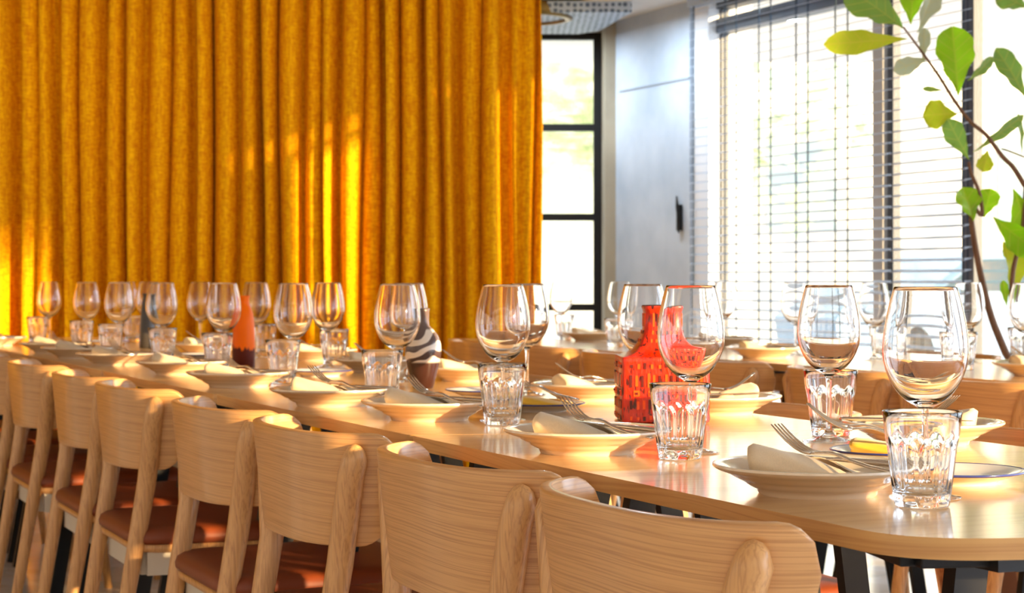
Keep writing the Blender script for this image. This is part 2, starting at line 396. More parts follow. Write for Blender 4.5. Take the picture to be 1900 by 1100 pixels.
# ------------------------------------------------------------------ curtain
def curtain():
    YC = 8.55
    folds = [8, 58, 84, 128, 172, 213, 250, 296, 336, 376, 420, 462, 502, 540, 585, 610, 652, 694, 722, 768, 796, 835, 872, 912, 962, 980, 1003]
    xs = [(p-950)/F*YC for p in folds]
    left = []; x = xs[0]
    while x > -7.0: x -= random.uniform(.085, .115); left.append(x)
    xs = left[::-1] + xs
    H = 3.18; NZ = 26; grid = []
    cols = []
    for i in range(len(xs)-1):
        for k in range(8): cols.append((xs[i] + (xs[i+1]-xs[i])*k/8.0, k/8.0, i, xs[i+1]-xs[i]))
    cols.append((xs[-1], 0.0, len(xs)-1, .08))
    rnd = [random.uniform(.7, 1.2) for _ in xs]
    bm = bmesh.new()
    for j in range(NZ+1):
        z = .012 + (H-.012)*j/NZ; row = []
        for (x, t, i, wd) in cols:
            amp = .066*(rnd[i]*(1-t)+rnd[min(i+1, len(rnd)-1)]*t) * (0.75+.25*(1-z/H)) * min(1.25, wd/.09)
            ph = 2*PI*t
            yy = -amp*(2.3*abs(math.cos(ph/2))**2.6 - 1.0 + .20*math.cos(2*ph+.6*math.sin(i*1.7)) ) 
            sway = .010*math.sin(i*2.1 + z*1.3) + .006*math.sin(i*.7 + z*3.1)
            x_ = x + sway*(1-.3*z/H) + .022*math.sin(ph)*(.6+.4*math.sin(i*3.3))
            row.append(bm.verts.new((x_, YC + yy, z)))
        grid.append(row)
    for a, b in zip(grid, grid[1:]):
        for k in range(len(a)-1): bm.faces.new((a[k], a[k+1], b[k+1], b[k]))
    e = empty('curtain', (-2, YC, 0), 0, 'floor length mustard yellow velvet curtain hanging in folds across the back wall', 'curtain')
    for v_ in bm.verts: v_.co -= Vector((-2, YC, 0))
    o = link_bm('curtain_fabric', bm, MAT['curtain'], e)
    so = o.modifiers.new('thick', 'SOLIDIFY'); so.thickness = .004
    bm = bmesh.new(); box(bm, (-1.42, .0, 3.19), (7.2, .04, .03)); link_bm('curtain_track', bm, MAT['black'], e, smooth=False)
curtain()

# ------------------------------------------------------------------ blinds
def slat_mat():
    m, t, b = M('pale blue slat')
    b.inputs['Base Color'].default_value = lin((186, 202, 222)); b.inputs['Roughness'].default_value = .45
    tr = node(t, 'ShaderNodeBsdfTranslucent'); tr.inputs[0].default_value = lin((240, 246, 252))
    mx = node(t, 'ShaderNodeMixShader'); mx.inputs[0].default_value = .25
    t.links.new(b.outputs[0], mx.inputs[1]); t.links.new(tr.outputs[0], mx.inputs[2])
    t.links.new(mx.outputs[0], t.nodes['Material Output'].inputs[0]); return m
MAT['slat'] = slat_mat()
MAT['cord'] = simple('dark blue grey ladder tape', (38, 62, 84), .7)
def blind(u0, u1, z0, label, cords, tilt):
    e = empty('venetian_blind', P((u0+u1)/2, WV-.05, 0), ROT-PI/2, label, 'blind')
    L = (u1-u0); 
    bm = bmesh.new(); z = z0+.03; zz = []
    while z < CEIL-.06:
        R = Matrix.Rotation(-tilt, 3, 'Y')
        box(bm, (0, 0, z), (.034, L, .0022), R); zz.append(z); z += .0405
    link_bm('slats', bm, MAT['slat'], e, smooth=False)
    for c in cords:
        off = c-(u0+u1)/2
        bm = bmesh.new()
        for sx in (-.013,): box(bm, (sx, off, (z0+CEIL)/2), (.003, .008, CEIL-z0-.04))
        link_bm('ladder_cord', bm, MAT['cord'], e, smooth=False)
    bm = bmesh.new(); box(bm, (0, 0, z0+.008), (.05, L, .018)); link_bm('bottom_rail', bm, MAT['slat'], e, smooth=False)
    bm = bmesh.new(); box(bm, (0, 0, CEIL-.025), (.05, L, .045)); link_bm('head_rail', bm, MAT['slat'], e, smooth=False)
blind(u_of(1650), u_of(1284), .50, 'wide open slatted blind over the window between concrete wall and dark column',
      [u_of(x) for x in (1292, 1350, 1371, 1413, 1435, 1482, 1504, 1555, 1578)], .25)
blind(u_of(1796), u_of(1656), .50, 'narrow slatted blind over the window behind the fig tree branches', [u_of(x) for x in (1661, 1793)], .25)
# bracket on the wall beside the blind
b0 = P(7.93, WV-.02, 1.27); e = empty('cord_cleat', b0, ROT-PI/2, 'small black cord cleat fixed to concrete wall beside blind', 'hook')
bm = bmesh.new(); tube(bm, [(0, 0, .10), (.0, -.01, .05), (-.004, -.03, 0), (0, -.02, -.07)], [.004, .010, .010, .004], 8); link_bm('cleat_hook', bm, MAT['black'], e)
bm = bmesh.new(); box(bm, (.008, -.012, .0), (.016, .03, .12)); link_bm('cleat_plate', bm, MAT['black'], e, smooth=False)

# ------------------------------------------------------------------ things under the low ceiling
def perforated():
    m, t, b = M('perforated blue grey panel')
    v = node(t, 'ShaderNodeTexVoronoi'); v.inputs['Scale'].default_value = 34; v.inputs['Randomness'].default_value = .25
    t.links.new(mapping(t, (1, 1, 1)), v.inputs['Vector'])
    t.links.new(ramp(t, v.outputs['Distance'], [(.28, lin((80, 98, 122))), (.42, lin((176, 192, 208)))]), b.inputs['Base Color'])
    b.inputs['Roughness'].default_value = .6; return m
e = empty('acoustic_panel', (.43, 9.35, CEIL-.02), 0, 'pale blue perforated panel under the low ceiling right of the curtain', 'ceiling panel')
bm = bmesh.new(); prism(bm, [(-.33, -.44), (.12, -.44), (.0, .25), (-.1, .36), (-.33, .36)], -.03, .02); link_bm('perforated_sheet', bm, perforated(), e, smooth=False)
lamp = simple('lamp lens', (255, 250, 235), .3)
lamp.node_tree.nodes['Principled BSDF'].inputs['Emission Color'].default_value = (1, .95, .85, 1)
lamp.node_tree.nodes['Principled BSDF'].inputs['Emission Strength'].default_value = 2.5
spot0 = None
for i, (px, py) in enumerate(((1057, 12), (1076, 12), (1147, 2))):
    q = at(px, py, 9.0); lb = ['left one of two small round downlights beside the brass ring', 'right one of two small round downlights beside the brass ring', 'lone small round downlight near the cream soffit edge'][i]
    if i == 0:
        spot0 = empty('downlight', q, 0, lb, 'ceiling light', 'downlights under the low ceiling')
        bm = bmesh.new(); lathe(bm, [(.0, .02), (.018, .02), (.018, 0), (.014, -.002), (.013, .004)], 20); link_bm('lamp_housing', bm, MAT['steel'], spot0)
        bm = bmesh.new(); lathe(bm, [(0, -.004), (.012, -.003), (.013, .003), (0, .004)], 20); link_bm('lamp_lens', bm, lamp, spot0)
    else: dup(spot0, q, 0, lb)
for i, q in enumerate(((.45, 8.75), (.10, 9.45), (1.25, 8.2))):  # added cool fill lights brightening the concrete wall, apart from the modelled downlights
    ld = bpy.data.lights.new('wall_fill_light', 'AREA'); ld.shape = 'DISK'; ld.size = .12; ld.energy = 9; ld.color = (.78, .90, 1.0)
    lo = bpy.data.objects.new('wall_fill_light', ld); COL.objects.link(lo); lo.location = (q[0], q[1], CEIL-.06); lo.parent = None
e = empty('ring_lamp', (.06, 9.1, 2.235), 0, 'large brass ring ceiling lamp partly hidden by the curtain edge', 'ceiling light')
bm = bmesh.new(); lathe(bm, [(.215, .03), (.225, -.03), (.212, -.036), (.19, -.034), (.185, .03), (.215, .03)], 48); link_bm('ring_band', bm, simple('aged brass', (120, 92, 48), .35, 1.0), e)
bm = bmesh.new(); lathe(bm, [(0, .0), (.184, .0), (.184, .02), (0, .02)], 48); link_bm('diffuser', bm, lamp, e)

# ------------------------------------------------------------------ chairs
def backrest_curve(ang, A, B, n=2.6):
    s_ = math.copysign(abs(math.sin(ang))**(2/n), ang); return A*s_, B*(1-abs(math.cos(ang))**(2/n))
BZ0, BZ1 = .585, .755
def make_chair():
    e = empty('dining_chair', (0, 0, 0), 0, '', 'chair')
    # backrest: bent plywood shell, narrower at the bottom, rounded corners
    NS, NZ = 40, 12; bm = bmesh.new(); grid = []
    for j in range(NZ+1):
        t = j/NZ; row = []
        for i in range(NS+1):
            s_ = -1+2*i/NS
            a = abs(s_); mx = math.radians(83)
            # rounded corners shrink the height near the ends
            e_ = max(0, (a-.80)/.20); r_top = .050*(1-math.sqrt(max(0, 1-e_*e_))); r_bot = .040*(1-math.sqrt(max(0, 1-e_*e_)))
            z = (BZ0+r_bot) + (BZ1-BZ0-r_top-r_bot)*t
            k = (z-BZ0)/(BZ1-BZ0)
            A = .207 + .048*k**.9; B = .135 + .037*k
            x, y = backrest_curve(s_*mx, A, B)
            y += -.016*k + .016      # leans back a little
            row.append(bm.verts.new((x, y, z)))
        grid.append(row)
    for a, b in zip(grid, grid[1:]):
        for k in range(NS): bm.faces.new((a[k], a[k+1], b[k+1], b[k]))
    o = link_bm('backrest', bm, MAT['ash'], e)
    sm = o.modifiers.new('solid', 'SOLIDIFY'); sm.thickness = .015; sm.offset = -1
    bevel_mod(o, .004, 3)
    # legs
    for sx in (-1, 1):
        bm = bmesh.new()
        tz = .742
        top = Vector((sx*.206, .012, tz)); bot = Vector((sx*.215, -.035, 0))
        pts, rad = [], []
        for k in range(17):
            f = k/16; z = tz*(1-f)
            p = top.lerp(bot, f)
            if z > .56:                   # hugs the backrest, oval lobe at the end
                p.y = .067 - (.741-z)*.04
            else:
                p.y = .0598 + (bot.y-.0598)*((.56-z)/.56)
            p.x = sx*(.180 - .012*(.56-z)/.56) if z < .56 else sx*(.228 - .048*((tz-z)/(tz-.56)))
            r = .023 - .009*max(0, f-.25)/.75
            if k == 0: r = .002; p.z = tz
            pts.append(p); rad.append(r)
        pts.insert(1, pts[0]-Vector((0, 0, .003))); rad.insert(1, .010)
        pts.insert(2, pts[0]-Vector((0, 0, .010))); rad.insert(2, .0165)
        pts.insert(3, pts[0]-Vector((0, 0, .022))); rad.insert(3, .0215)
        tube(bm, pts, rad, 16, flat=.86, ref=(0, 1, 0)); link_bm('rear_leg', bm, MAT['ash_leg'], e)
        bm = bmesh.new()
        tube(bm, [(sx*.195, .375, .425), (sx*.198, .382, .36), (sx*.212, .430, 0)], [.019, .019, .0125], 14); link_bm('front_leg', bm, MAT['ash_leg'], e)
    # seat pad
    def outline(k):
        pts = []
        W0, W1, y0, y1, r = .205, .235, .025, .445, .07
        raw = [(-W0, y0), (W0, y0), (W1, y1), (-W1, y1)]
        for i in range(4):
            p = Vector(raw[i]); a = (Vector(raw[i-1])-p).normalized(); b = (Vector(raw[(i+1) % 4])-p).normalized()
            for q in range(9):
                t = q/8; pts.append(((p+a*r)*(1-t)**2 + p*2*t*(1-t) + (p+b*r)*t*t))
        c = Vector((0, .235)); return [c+(q-c)*k for q in pts]
    def loft(levels):
        bm = bmesh.new(); rings = []
        for k, z in levels: rings.append([bm.verts.new((p.x, p.y, z)) for p in outline(k)])
        n = len(rings[0])
        for a, b in zip(rings, rings[1:]):
            for i in range(n): bm.faces.new((a[i], a[(i+1) % n], b[(i+1) % n], b[i]))
        bm.faces.new(rings[0][::-1]); bm.faces.new(rings[-1]); return bm
    link_bm('seat_pad', loft([(.97, .431), (1.0, .437), (1.005, .446), (.985, .458), (.93, .465), (.75, .468)]), MAT['leather'], e)
    link_bm('seat_shell', loft([(.93, .413), (.975, .418), (.985, .431)]), MAT['ash_leg'], e)
    bm = bmesh.new()
    for a, b in (((-.17, .06, .39), (.17, .06, .39)), ((-.19, .385, .39), (.19, .385, .39)), ((-.178, .06, .39), (-.193, .385, .39)), ((.178, .06, .39), (.193, .385, .39))):
        bar(bm, a, b, .02, .048)
    o = link_bm('seat_rail', bm, MAT['cream'], e, smooth=False)
    for sx in (-1, 1):
        bm = bmesh.new(); box(bm, (sx*.165, .34, .395), (.018, .03, .035)); tube(bm, [(sx*.165, .31, .385), (sx*.165, .33, .385)], .005, 8)
        link_bm('leg_bracket', bm, MAT['steel'], e, smooth=False)
    return e
chair = make_chair()
used = [False]
def put_chair(u, v, flip, label, group, jit=0.0):
    loc = P(u, v, 0); rz = ROT-PI/2 + (PI if flip else 0) + jit
    # local +y must point to +v for the near side: local x along -u
    rz = math.atan2(-ST*-1, CT*-1)  # placeholder, replaced below
    ang = math.atan2(ST, CT)        # heading of +v
    rz = ang - PI/2 + (PI if flip else 0) + jit
    if not used[0]:
        used[0] = True; chair.location = loc; chair.rotation_euler = (0, 0, rz); chair['label'] = label; chair['group'] = group; return chair
    return dup(chair, loc, rz, label, group)
ORD = ['nearest', 'second nearest', 'third nearest', 'fourth nearest', 'fifth nearest', 'sixth nearest', 'seventh nearest', 'eighth nearest', 'ninth nearest', 'tenth nearest', 'eleventh nearest']
ua = [1.79, 2.325, 2.93, 3.485, 4.20, 4.73, 5.41, 5.98, 6.56, 7.12]
for i, u in enumerate(ua):
    put_chair(u, .858, False, 'pale ash chair seen from behind at the front table, %s in its row' % ORD[i], 'ash chairs along the near side of the front table', random.uniform(-.006, .006))
for i, u in enumerate([1.75, 2.35, 2.98, 3.6, 4.2, 4.85, 5.45, 6.1, 6.7]):
    put_chair(u, 1.905, True, 'ash chair facing the camera across the front table, %s of that side' % ORD[i], 'ash chairs along the far side of the front table', random.uniform(-.03, .03))
for i, u in enumerate([3.1, 3.68, 4.22, 4.85, 5.47, 6.07, 6.62]):
    put_chair(u, 2.668, False, 'ash chair seen from behind at the window side table, %s in its row' % ORD[i], 'ash chairs along the near side of the window side table', random.uniform(-.03, .03))
for i, u in enumerate([3.5, 4.2, 4.95, 5.75, 6.4]):
    put_chair(u, 3.70, True, 'ash chair with its back to the windows, %s of that row' % ORD[i], 'ash chairs with their backs to the windows', random.uniform(-.05, .05))

# ------------------------------------------------------------------ tables
def rounded(poly, rs, n=8):
    out_ = []; N = len(poly)
    for i in range(N):
        p = Vector(poly[i]); a = (Vector(poly[i-1])-p).normalized(); b = (Vector(poly[(i+1) % N])-p).normalized(); r = rs[i]
        if r < 1e-5: out_.append(p); continue
        for q in range(n+1):
            t = q/n; out_.append((p+a*r)*(1-t)**2 + p*2*t*(1-t) + (p+b*r)*t*t)
    return out_
SK = -.27
def table(u0, u1, v0, v1, r0, r1, label, group):
    vm = (v0+v1)/2; um = (u0+u1)/2
    o0 = P(um, vm, 0); e = empty('dining_table', o0, math.atan2(ST, CT)-PI/2, label, 'table', group)
    # local: x = -u, y = +v
    def L(u, v): return Vector((-(u-um), v-vm))
    g = .0012
    def U(u, v): return u + SK*(v-vm)
    poly = [L(U(u0, v0)+g, v0), L(U(u1, v0)-g, v0), L(U(u1, v1)-g, v1), L(U(u0, v1)+g, v1)]
    top = rounded(poly, [r0, r1, r1, r0], 14)
    bm = bmesh.new(); prism(bm, top, TABZ-.020, TABZ)
    o = link_bm('tabletop', bm, MAT['oak'], e, autosmooth=30)
    o.data.materials.append(MAT['oak_edge'])
    for p in o.data.polygons:
        if abs(p.normal.z) < .5: p.material_index = 1
    bm = bmesh.new(); hw = (v1-v0)/2-.10
    ze = TABZ-.033
    for s_ in (-1, 1):
        xx = s_*((u1-u0)/2-.12)
        bar(bm, (xx-SK*0, -hw, ze+.004), (xx, hw, ze+.004), .036, .014)
        bar(bm, (-((u1-u0)/2-.12), s_*(hw-.05), ze), ((u1-u0)/2-.12, s_*(hw-.05), ze), .03, .014)
    # outer brackets carrying the end of the top
    o = link_bm('steel_frame', bm, MAT['black'], e, smooth=False)
    for sx in (-1, 1):
        for sy in (-1, 1):
            bm = bmesh.new(); xx = sx*((u1-u0)/2-.14)
            bar(bm, (xx, sy*(hw-.10), ze-.005), (xx+sx*.02, sy*(hw+.02), .0), .04, .02, up=(1, 0, 0))
            link_bm('table_leg', bm, MAT['black'], e, smooth=False)
            bm = bmesh.new(); bar(bm, (xx-sx*.14, sy*(hw-.10), ze-.005), (xx-sx*.10, sy*(hw+.02), .0), .04, .02, up=(1, 0, 0))
            link_bm('table_leg', bm, MAT['black'], e, smooth=False)
    return e
vm1 = (1.02+1.735)/2
js = [1.45, 2.73, 3.86, 4.98, 6.05, 7.10, 8.05]; js = [j + SK*(vm1-1.02) for j in js]
names = ['nearest rounded end', 'second from the camera', 'third from the camera', 'fourth from the camera', 'fifth from the camera', 'farthest, by the curtain']
for i in range(6):
    tb = table(js[i], js[i+1], 1.02, 1.735, .085 if i == 0 else .02, .02, 'oak topped table segment of the front row, %s' % names[i], 'oak tables pushed together in the front row')
    if i == 0:
        # flat black bracket bar just under the rounded end of the top
        um = (js[0]+js[1])/2; bm = bmesh.new()
        def LL(u, v, z): return Vector((-(u-um), v-vm1, z))
        z_ = TABZ-.0275
        bar(bm, LL(1.500, 1.060, z_), LL(1.335, 1.70, z_), .030, .011)
        bar(bm, LL(1.500, 1.060, z_), LL(1.70, 1.11, z_), .030, .011)
        bar(bm, LL(1.452, 1.245, z_-.004), LL(1.50, 1.29, .0), .05, .018, up=(1, 0, 0))
        o = link_bm('end_bracket', bm, MAT['black'], tb, smooth=False); bevel_mod(o, .002, 2)
j2 = [2.45, 3.6, 4.75, 5.9, 7.05]; n2 = ['nearest the camera', 'second from the camera', 'third from the camera', 'farthest, by the glazed door']
for i in range(4):
    table(j2[i], j2[i+1], 2.827, 3.545, .03, .02, 'oak topped table segment of the window side row, %s' % n2[i], 'oak tables pushed together in the window side row')

# ------------------------------------------------------------------ tableware builders
def make_wine_glass():
    outp = spline([(.0378, .0006), (.038, .0016), (.034, .0026), (.020, .0055), (.009, .010), (.0048, .018), (.0037, .035), (.0035, .060), (.0037, .082), (.0052, .092), (.010, .0975),
                   (.020, .1035), (.030, .113), (.0385, .127), (.0437, .142), (.0455, .156), (.0447, .173), (.0420, .191), (.0380, .209), (.0335, .225)], 3)
    inp = spline([(.0326, .2250), (.0369, .209), (.0409, .191), (.0436, .173), (.0444, .156), (.0426, .1425), (.0373, .1285), (.0285, .1155), (.018, .107), (.008, .1035), (0, .1028)], 3)
    prof = [Vector((0, .0006))] + outp + [Vector((.0331, .2256))] + inp
    bm = bmesh.new(); lathe(bm, [(max(0, p.x), p.y) for p in prof], 48)
    return link_bm('wine_glass', bm, MAT['glass'])
def make_tumbler():
    n = 120; NF = 10
    def fn(r, z, a):
        # concave flutes with arched heads below the smooth rim band
        ph = (a*NF/(2*PI)) % 1.0; c = abs(ph-.5)*2       # 0 mid flute, 1 rib
        head = .073 - .014*c*c
        if z >= head: return r
        f = min(1.0, (head-z)/.006) * (1.0 if z > .010 else max(.0, (z-.002)/.008))
        return r - f*(.0022*(1-c**4))
    o_ = [(0, .0015), (.020, .0015), (.0265, .0), (.0285, .0025)] + [(.0285+(.0405-.0285)*((z-.0025)/.0955)**.9, z) for z in
          [.006, .010, .016, .024, .032, .040, .048, .054, .058, .060, .062, .064, .066, .068, .070, .072, .074, .078, .085, .092]] + [(.0407, .0975), (.0400, .0985), (.0392, .0975)]
    bm = bmesh.new(); rings = []
    lathe_prof = o_
    inner = [(.0370, .085), (.0352, .070), (.0325, .050), (.0298, .032), (.0272, .018), (.022, .0135), (.010, .0122), (0, .012)]
    outer_n = len(o_)
    def f2(r, z, a): return fn(r, z, a)
    # outer and inner joined in one profile; flutes only outside
    allp = [(r, z, True) for r, z in o_] + [(r, z, False) for r, z in inner]
    for r, z, oo in allp:
        if r < 1e-6: rings.append([bm.verts.new((0, 0, z))]); continue
        rings.append([bm.verts.new(((fn(r, z, 2*PI*k/n) if oo and r > .024 else r)*math.cos(2*PI*k/n), (fn(r, z, 2*PI*k/n) if oo and r > .024 else r)*math.sin(2*PI*k/n), z)) for k in range(n)])
    for a, b in zip(rings, rings[1:]):
        for k in range(n):
            k2 = (k+1) % n
            if len(a) == 1: bm.faces.new((a[0], b[k2], b[k]))
            elif len(b) == 1: bm.faces.new((a[k], a[k2], b[0]))
            else: bm.faces.new((a[k], a[k2], b[k2], b[k]))
    return link_bm('water_tumbler', bm, MAT['tumbler'])
def make_plate():
    o_ = [(0, .003), (.056, .003), (.058, .0), (.0635, .0), (.0650, .0025), (.0665, .006), (.073, .0085), (.079, .0125), (.0815, .0150), (.0850, .0158), (.092, .0195), (.0975, .0225), (.101, .0238), (.108, .0262), (.1125, .0285),
          (.1145, .0305), (.1142, .0328), (.1120, .0335), (.105, .0315), (.094, .0270), (.083, .0215), (.075, .0160), (.066, .0120), (.050, .0100), (0, .0095)]
    bm = bmesh.new(); lathe(bm, o_, 72); return link_bm('dinner_plate', bm, MAT['ceramic'], autosmooth=50)
def make_small_plate():
    e = empty('side_plate')
    bm = bmesh.new(); lathe(bm, [(0, .002), (.040, .002), (.042, 0), (.046, 0), (.048, .003), (.060, .0075), (.0765, .0125), (.0765, .0150), (.072, .0145), (.058, .0098), (.046, .0065), (0, .006)], 64)
    link_bm('plate_body', bm, MAT['white_ceramic'], e, autosmooth=50)
    bm = bmesh.new(); lathe(bm, [(.0765, .0124), (.0795, .0136), (.0800, .0148), (.0790, .0156), (.0765, .0152), (.0765, .0124)], 64)
    link_bm('plate_rim', bm, MAT['blue_rim'], e)['label'] = 'thin blue rim'
    return e
def make_fork():
    # lies along +x (handle) from tines at -x, tines curve upward
    bm = bmesh.new(); L = .185
    def zc(x):      # side profile
        t = x/L
        return .0015 + .0075*math.exp(-((t-.42)/.14)**2) + .027*max(0, (.30-t)/.30)**1.5
    st = [(.055, .0030, .0011), (.062, .0100, .0011), (.070, .0108, .0011), (.078, .0085, .0013), (.088, .0035, .0016), (.105, .0028, .0018), (.130, .0036, .0016), (.160, .0058, .0014), (.178, .0068, .0013), (.185, .0045, .0011)]
    st[0] = (.052, .0112, .0010)
    rings = []
    for x, w_, h_ in st:
        z = zc(x); rings.append([bm.verts.new((x, y_*w_, z+z_*h_)) for y_, z_ in ((-1, 0), (-.6, 1), (.6, 1), (1, 0), (.6, -1), (-.6, -1))])
    for a, b in zip(rings, rings[1:]):
        for k in range(6): bm.faces.new((a[k], a[(k+1) % 6], b[(k+1) % 6], b[k]))
    bm.faces.new(rings[0][::-1]); bm.faces.new(rings[-1])
    for y in (-.0096, -.0032, .0032, .0096):
        pts = [Vector((x, y*(.95+.05*x/.055), zc(x))) for x in (.056, .045, .034, .022, .010, 0.0)]
        tube(bm, pts, [.0017, .0016, .0015, .0014, .0012, .0006], 6)
    for v_ in bm.verts: v_.co.x -= .09
    return link_bm('fork', bm, MAT['cutlery'])
def make_knife():
    bm = bmesh.new()
    st = [(-.105, .001, .0004, .006), (-.09, .0075, .0006, .002), (-.05, .0095, .0008, 0), (-.005, .0085, .001, 0), (.0, .0045, .002, 0), (.02, .0048, .0026, 0), (.07, .0065, .003, 0), (.098, .0075, .0028, 0), (.105, .004, .002, 0)]
    rings = []
    for x, w_, h_, o2 in st:
        rings.append([bm.verts.new((x, y_*w_+o2, .003+z_*h_)) for y_, z_ in ((-1, 0), (-.6, 1), (.6, 1), (1, 0), (.6, -1), (-.6, -1))])
    for a, b in zip(rings, rings[1:]):
        for k in range(6): bm.faces.new((a[k], a[(k+1) % 6], b[(k+1) % 6], b[k]))
    bm.faces.new(rings[0][::-1]); bm.faces.new(rings[-1])
    return link_bm('table_knife', bm, MAT['cutlery'])
def make_napkin(mat):
    e = empty('linen_napkin')
    # loosely rolled napkin, fat at one end and pinched at the other
    bm = bmesh.new(); n = 22; rings = []
    for i in range(19):
        t = i/18; x = -.052 + .105*t
        w_ = .021*(1-t)**.55*.9 + .010; h_ = .0185*(1-t)**.6 + .0035
        if i == 0: w_ *= .90; h_ *= .9
        ring = []
        for k in range(n):
            a = 2*PI*k/n
            rr = 1 + .08*math.sin(3*a + 5*t) + .05*math.sin(5*a-9*t)
            z = h_*math.sin(a)*rr; 
            ring.append(bm.verts.new((x + .004*math.cos(a*2), w_*math.cos(a)*rr + .012*t*t, max(z, -h_*.95)+h_)))
        rings.append(ring)
    for a, b in zip(rings, rings[1:]):
        for k in range(n): bm.faces.new((a[k], a[(k+1) % n], b[(k+1) % n], b[k]))
    c0 = [bm.verts.new(v_.co*1.0 + (Vector((-.052, 0, .016))-v_.co)*.35 + Vector((.003, 0, 0))) for v_ in rings[0]]
    for k in range(n): bm.faces.new((rings[0][(k+1) % n], rings[0][k], c0[k], c0[(k+1) % n]))
    bm.faces.new(c0); bm.faces.new(rings[-1])
    link_bm('napkin_roll', bm, mat, e)
    # loose folded corner standing up beside the roll
    bm = bmesh.new(); pr = [(-.02, .016, .012), (.0, .030, .022), (.02, .040, .024), (.045, .045, .012), (.065, .040, .004)]
    g = []
    for i, (x, y, z) in enumerate(pr):
        g.append([bm.verts.new((x + .012*j*.3, y + .030*(j/4) - .012, z*math.cos(j/4*1.2) + .003 + .003*math.sin(i+j))) for j in range(5)])
    for a, b in zip(g, g[1:]):
        for k in range(4): bm.faces.new((a[k], a[k+1], b[k+1], b[k]))
    o = link_bm('napkin_fold', bm, mat, e); s_ = o.modifiers.new('t', 'SOLIDIFY'); s_.thickness = .0022
    s_ = o.modifiers.new('s', 'SUBSURF'); s_.levels = 1; s_.render_levels = 2
    return e
proto = {}
def place(kind, maker, loc, rz, label, cat, group, rot=None, scale=None):
    if kind not in proto:
        o = maker(); proto[kind] = o; o.location = loc; o.rotation_euler = rot or (0, 0, rz)
        if scale: o.scale = (scale,)*3
        tag(o, label, cat, group); return o
    return dup(proto[kind], loc, rz, label, group, rot=rot, scale=scale)

# place settings ----------------------------------------------------
G1n = 'ones laid at the near side of the front table'
def T(px, d): return on_table(px, d)
# near-side wine glasses and tumblers: (photo x, distance)
near_glass = [(1717, 2.075), (1282, 2.615), (933, 3.215), (737, 3.79), (544, 4.45), (415, 5.01), (300, 5.53), (221, 6.03), (161, 6.50), (91, 7.05)]
near_tumb = [(1711, 1.995), (1262, 2.525), (932, 3.12), (709, 3.725), (525, 4.37), (403, 4.94), (302, 5.44), (206, 5.93), (152, 6.42), (70, 7.10)]
# keep tumblers clear of the glass feet behind them
for i, (px, d) in enumerate(near_glass):
    place('wine', make_wine_glass, T(px, d), 0, 'stemmed wine glass on near side of front table, %s in its row' % ORD[i], 'wine glass', 'wine glasses on the near side of the front table')
for i, (px, d) in enumerate(near_tumb):
    place('tumbler', make_tumbler, T(px, d), .1*i, 'fluted water tumbler on near side of front table, %s in its row' % ORD[i], 'tumbler', 'fluted tumblers on the near side of the front table')
near_plate = [(1517, 2.115), (1090, 2.62), (797, 3.235), (615, 3.60), (443, 4.24), (338, 4.80), (219, 5.33), (148, 5.79), (102, 6.21), (-8, 7.0)]
near_plate[9] = (-12, 6.85)
def setting(px, d, rz, who, grp, i, full=True):
    q = T(px, d)
    place('plate', make_plate, q, 0, 'cream dinner plate, %s' % who, 'plate', grp)
    c = Vector((math.cos(rz), math.sin(rz), 0)); n = Vector((-c.y, c.x, 0))
    place('napkin', lambda: make_napkin(MAT['linen']), q + Vector((0, 0, .0103)) - c*.022, rz, 'beige rolled napkin on dinner plate, %s' % who, 'napkin', 'linen napkins on the dinner plates')
    rf = (0.0, .10, rz-.35)
    place('fork', make_fork, q + Vector((0, 0, .0345)) + c*.024 + n*.004, 0, 'steel fork on dinner plate napkin, %s' % who, 'fork', 'forks on the dinner plates', rot=rf)
    place('knife', make_knife, q + Vector((0, 0, .0325)) + c*.012 + n*.034, 0, 'steel knife across dinner plate, %s' % who, 'knife', 'knives on the dinner plates', rot=(.1, .03, rz-.15))
for i, (px, d) in enumerate(near_plate):
    setting(px, d, -.45+random.uniform(-.12, .12), '%s on near side of front table' % ORD[i], 'dinner plates on the near side of the front table', i)
far_plate = [(1712, 2.76), (1328, 3.38), (1095, 3.77), (872, 4.48), (702, 4.94), (590, 5.62), (385, 6.14)]
for i, (px, d) in enumerate(far_plate):
    setting(px, d, (PI-.5) if i == 0 else (.35+random.uniform(-.3, .3)) + (PI if i in (1,) else 0), '%s on far side of front table' % ORD[i], 'dinner plates on the far side of the front table', i)
far_glass = [(1538, 2.80), (1193, 3.47), (978, 3.93), (757, 4.45), (608, 5.16), (475, 5.83), (372, 6.43), (275, 7.05), (236, 7.45)]
for i, (px, d) in enumerate(far_glass):
    place('wine', make_wine_glass, T(px, d), 0, 'stemmed wine glass on far side of front table, %s in its row' % ORD[i], 'wine glass', 'wine glasses on the far side of the front table')
far_tumb = [(1541, 2.895), (620, 5.30), (490, 5.95), (247, 7.25)]
for i, (px, d) in enumerate(far_tumb):
    place('tumbler', make_tumbler, T(px, d), .2, 'fluted water tumbler on far side of front table, %s of four' % ORD[i], 'tumbler', 'fluted tumblers on the far side of the front table')
side = [(1774, 2.235, 'behind the nearest tumbler, empty, blue rimmed'), (1655, 2.50, 'in the table middle carrying a yellow napkin'), (1003, 3.45, 'left of the red bottle carrying an ochre napkin'), (900, 3.87, 'behind the third near-side tumbler'),
        (594, 4.70, 'between near-side and far-side plates left of the zebra vase'), (378, 5.72, 'in the table middle left of the orange bottle'), (200, 6.95, 'in the table middle near the curtain')]
for i, (px, d, lb) in enumerate(side):
    place('side', make_small_plate, T(px, d), 0, 'small white side plate %s' % lb, 'side plate', 'small side plates down the middle of the front table')
proto['side']['category'] = 'side plate'
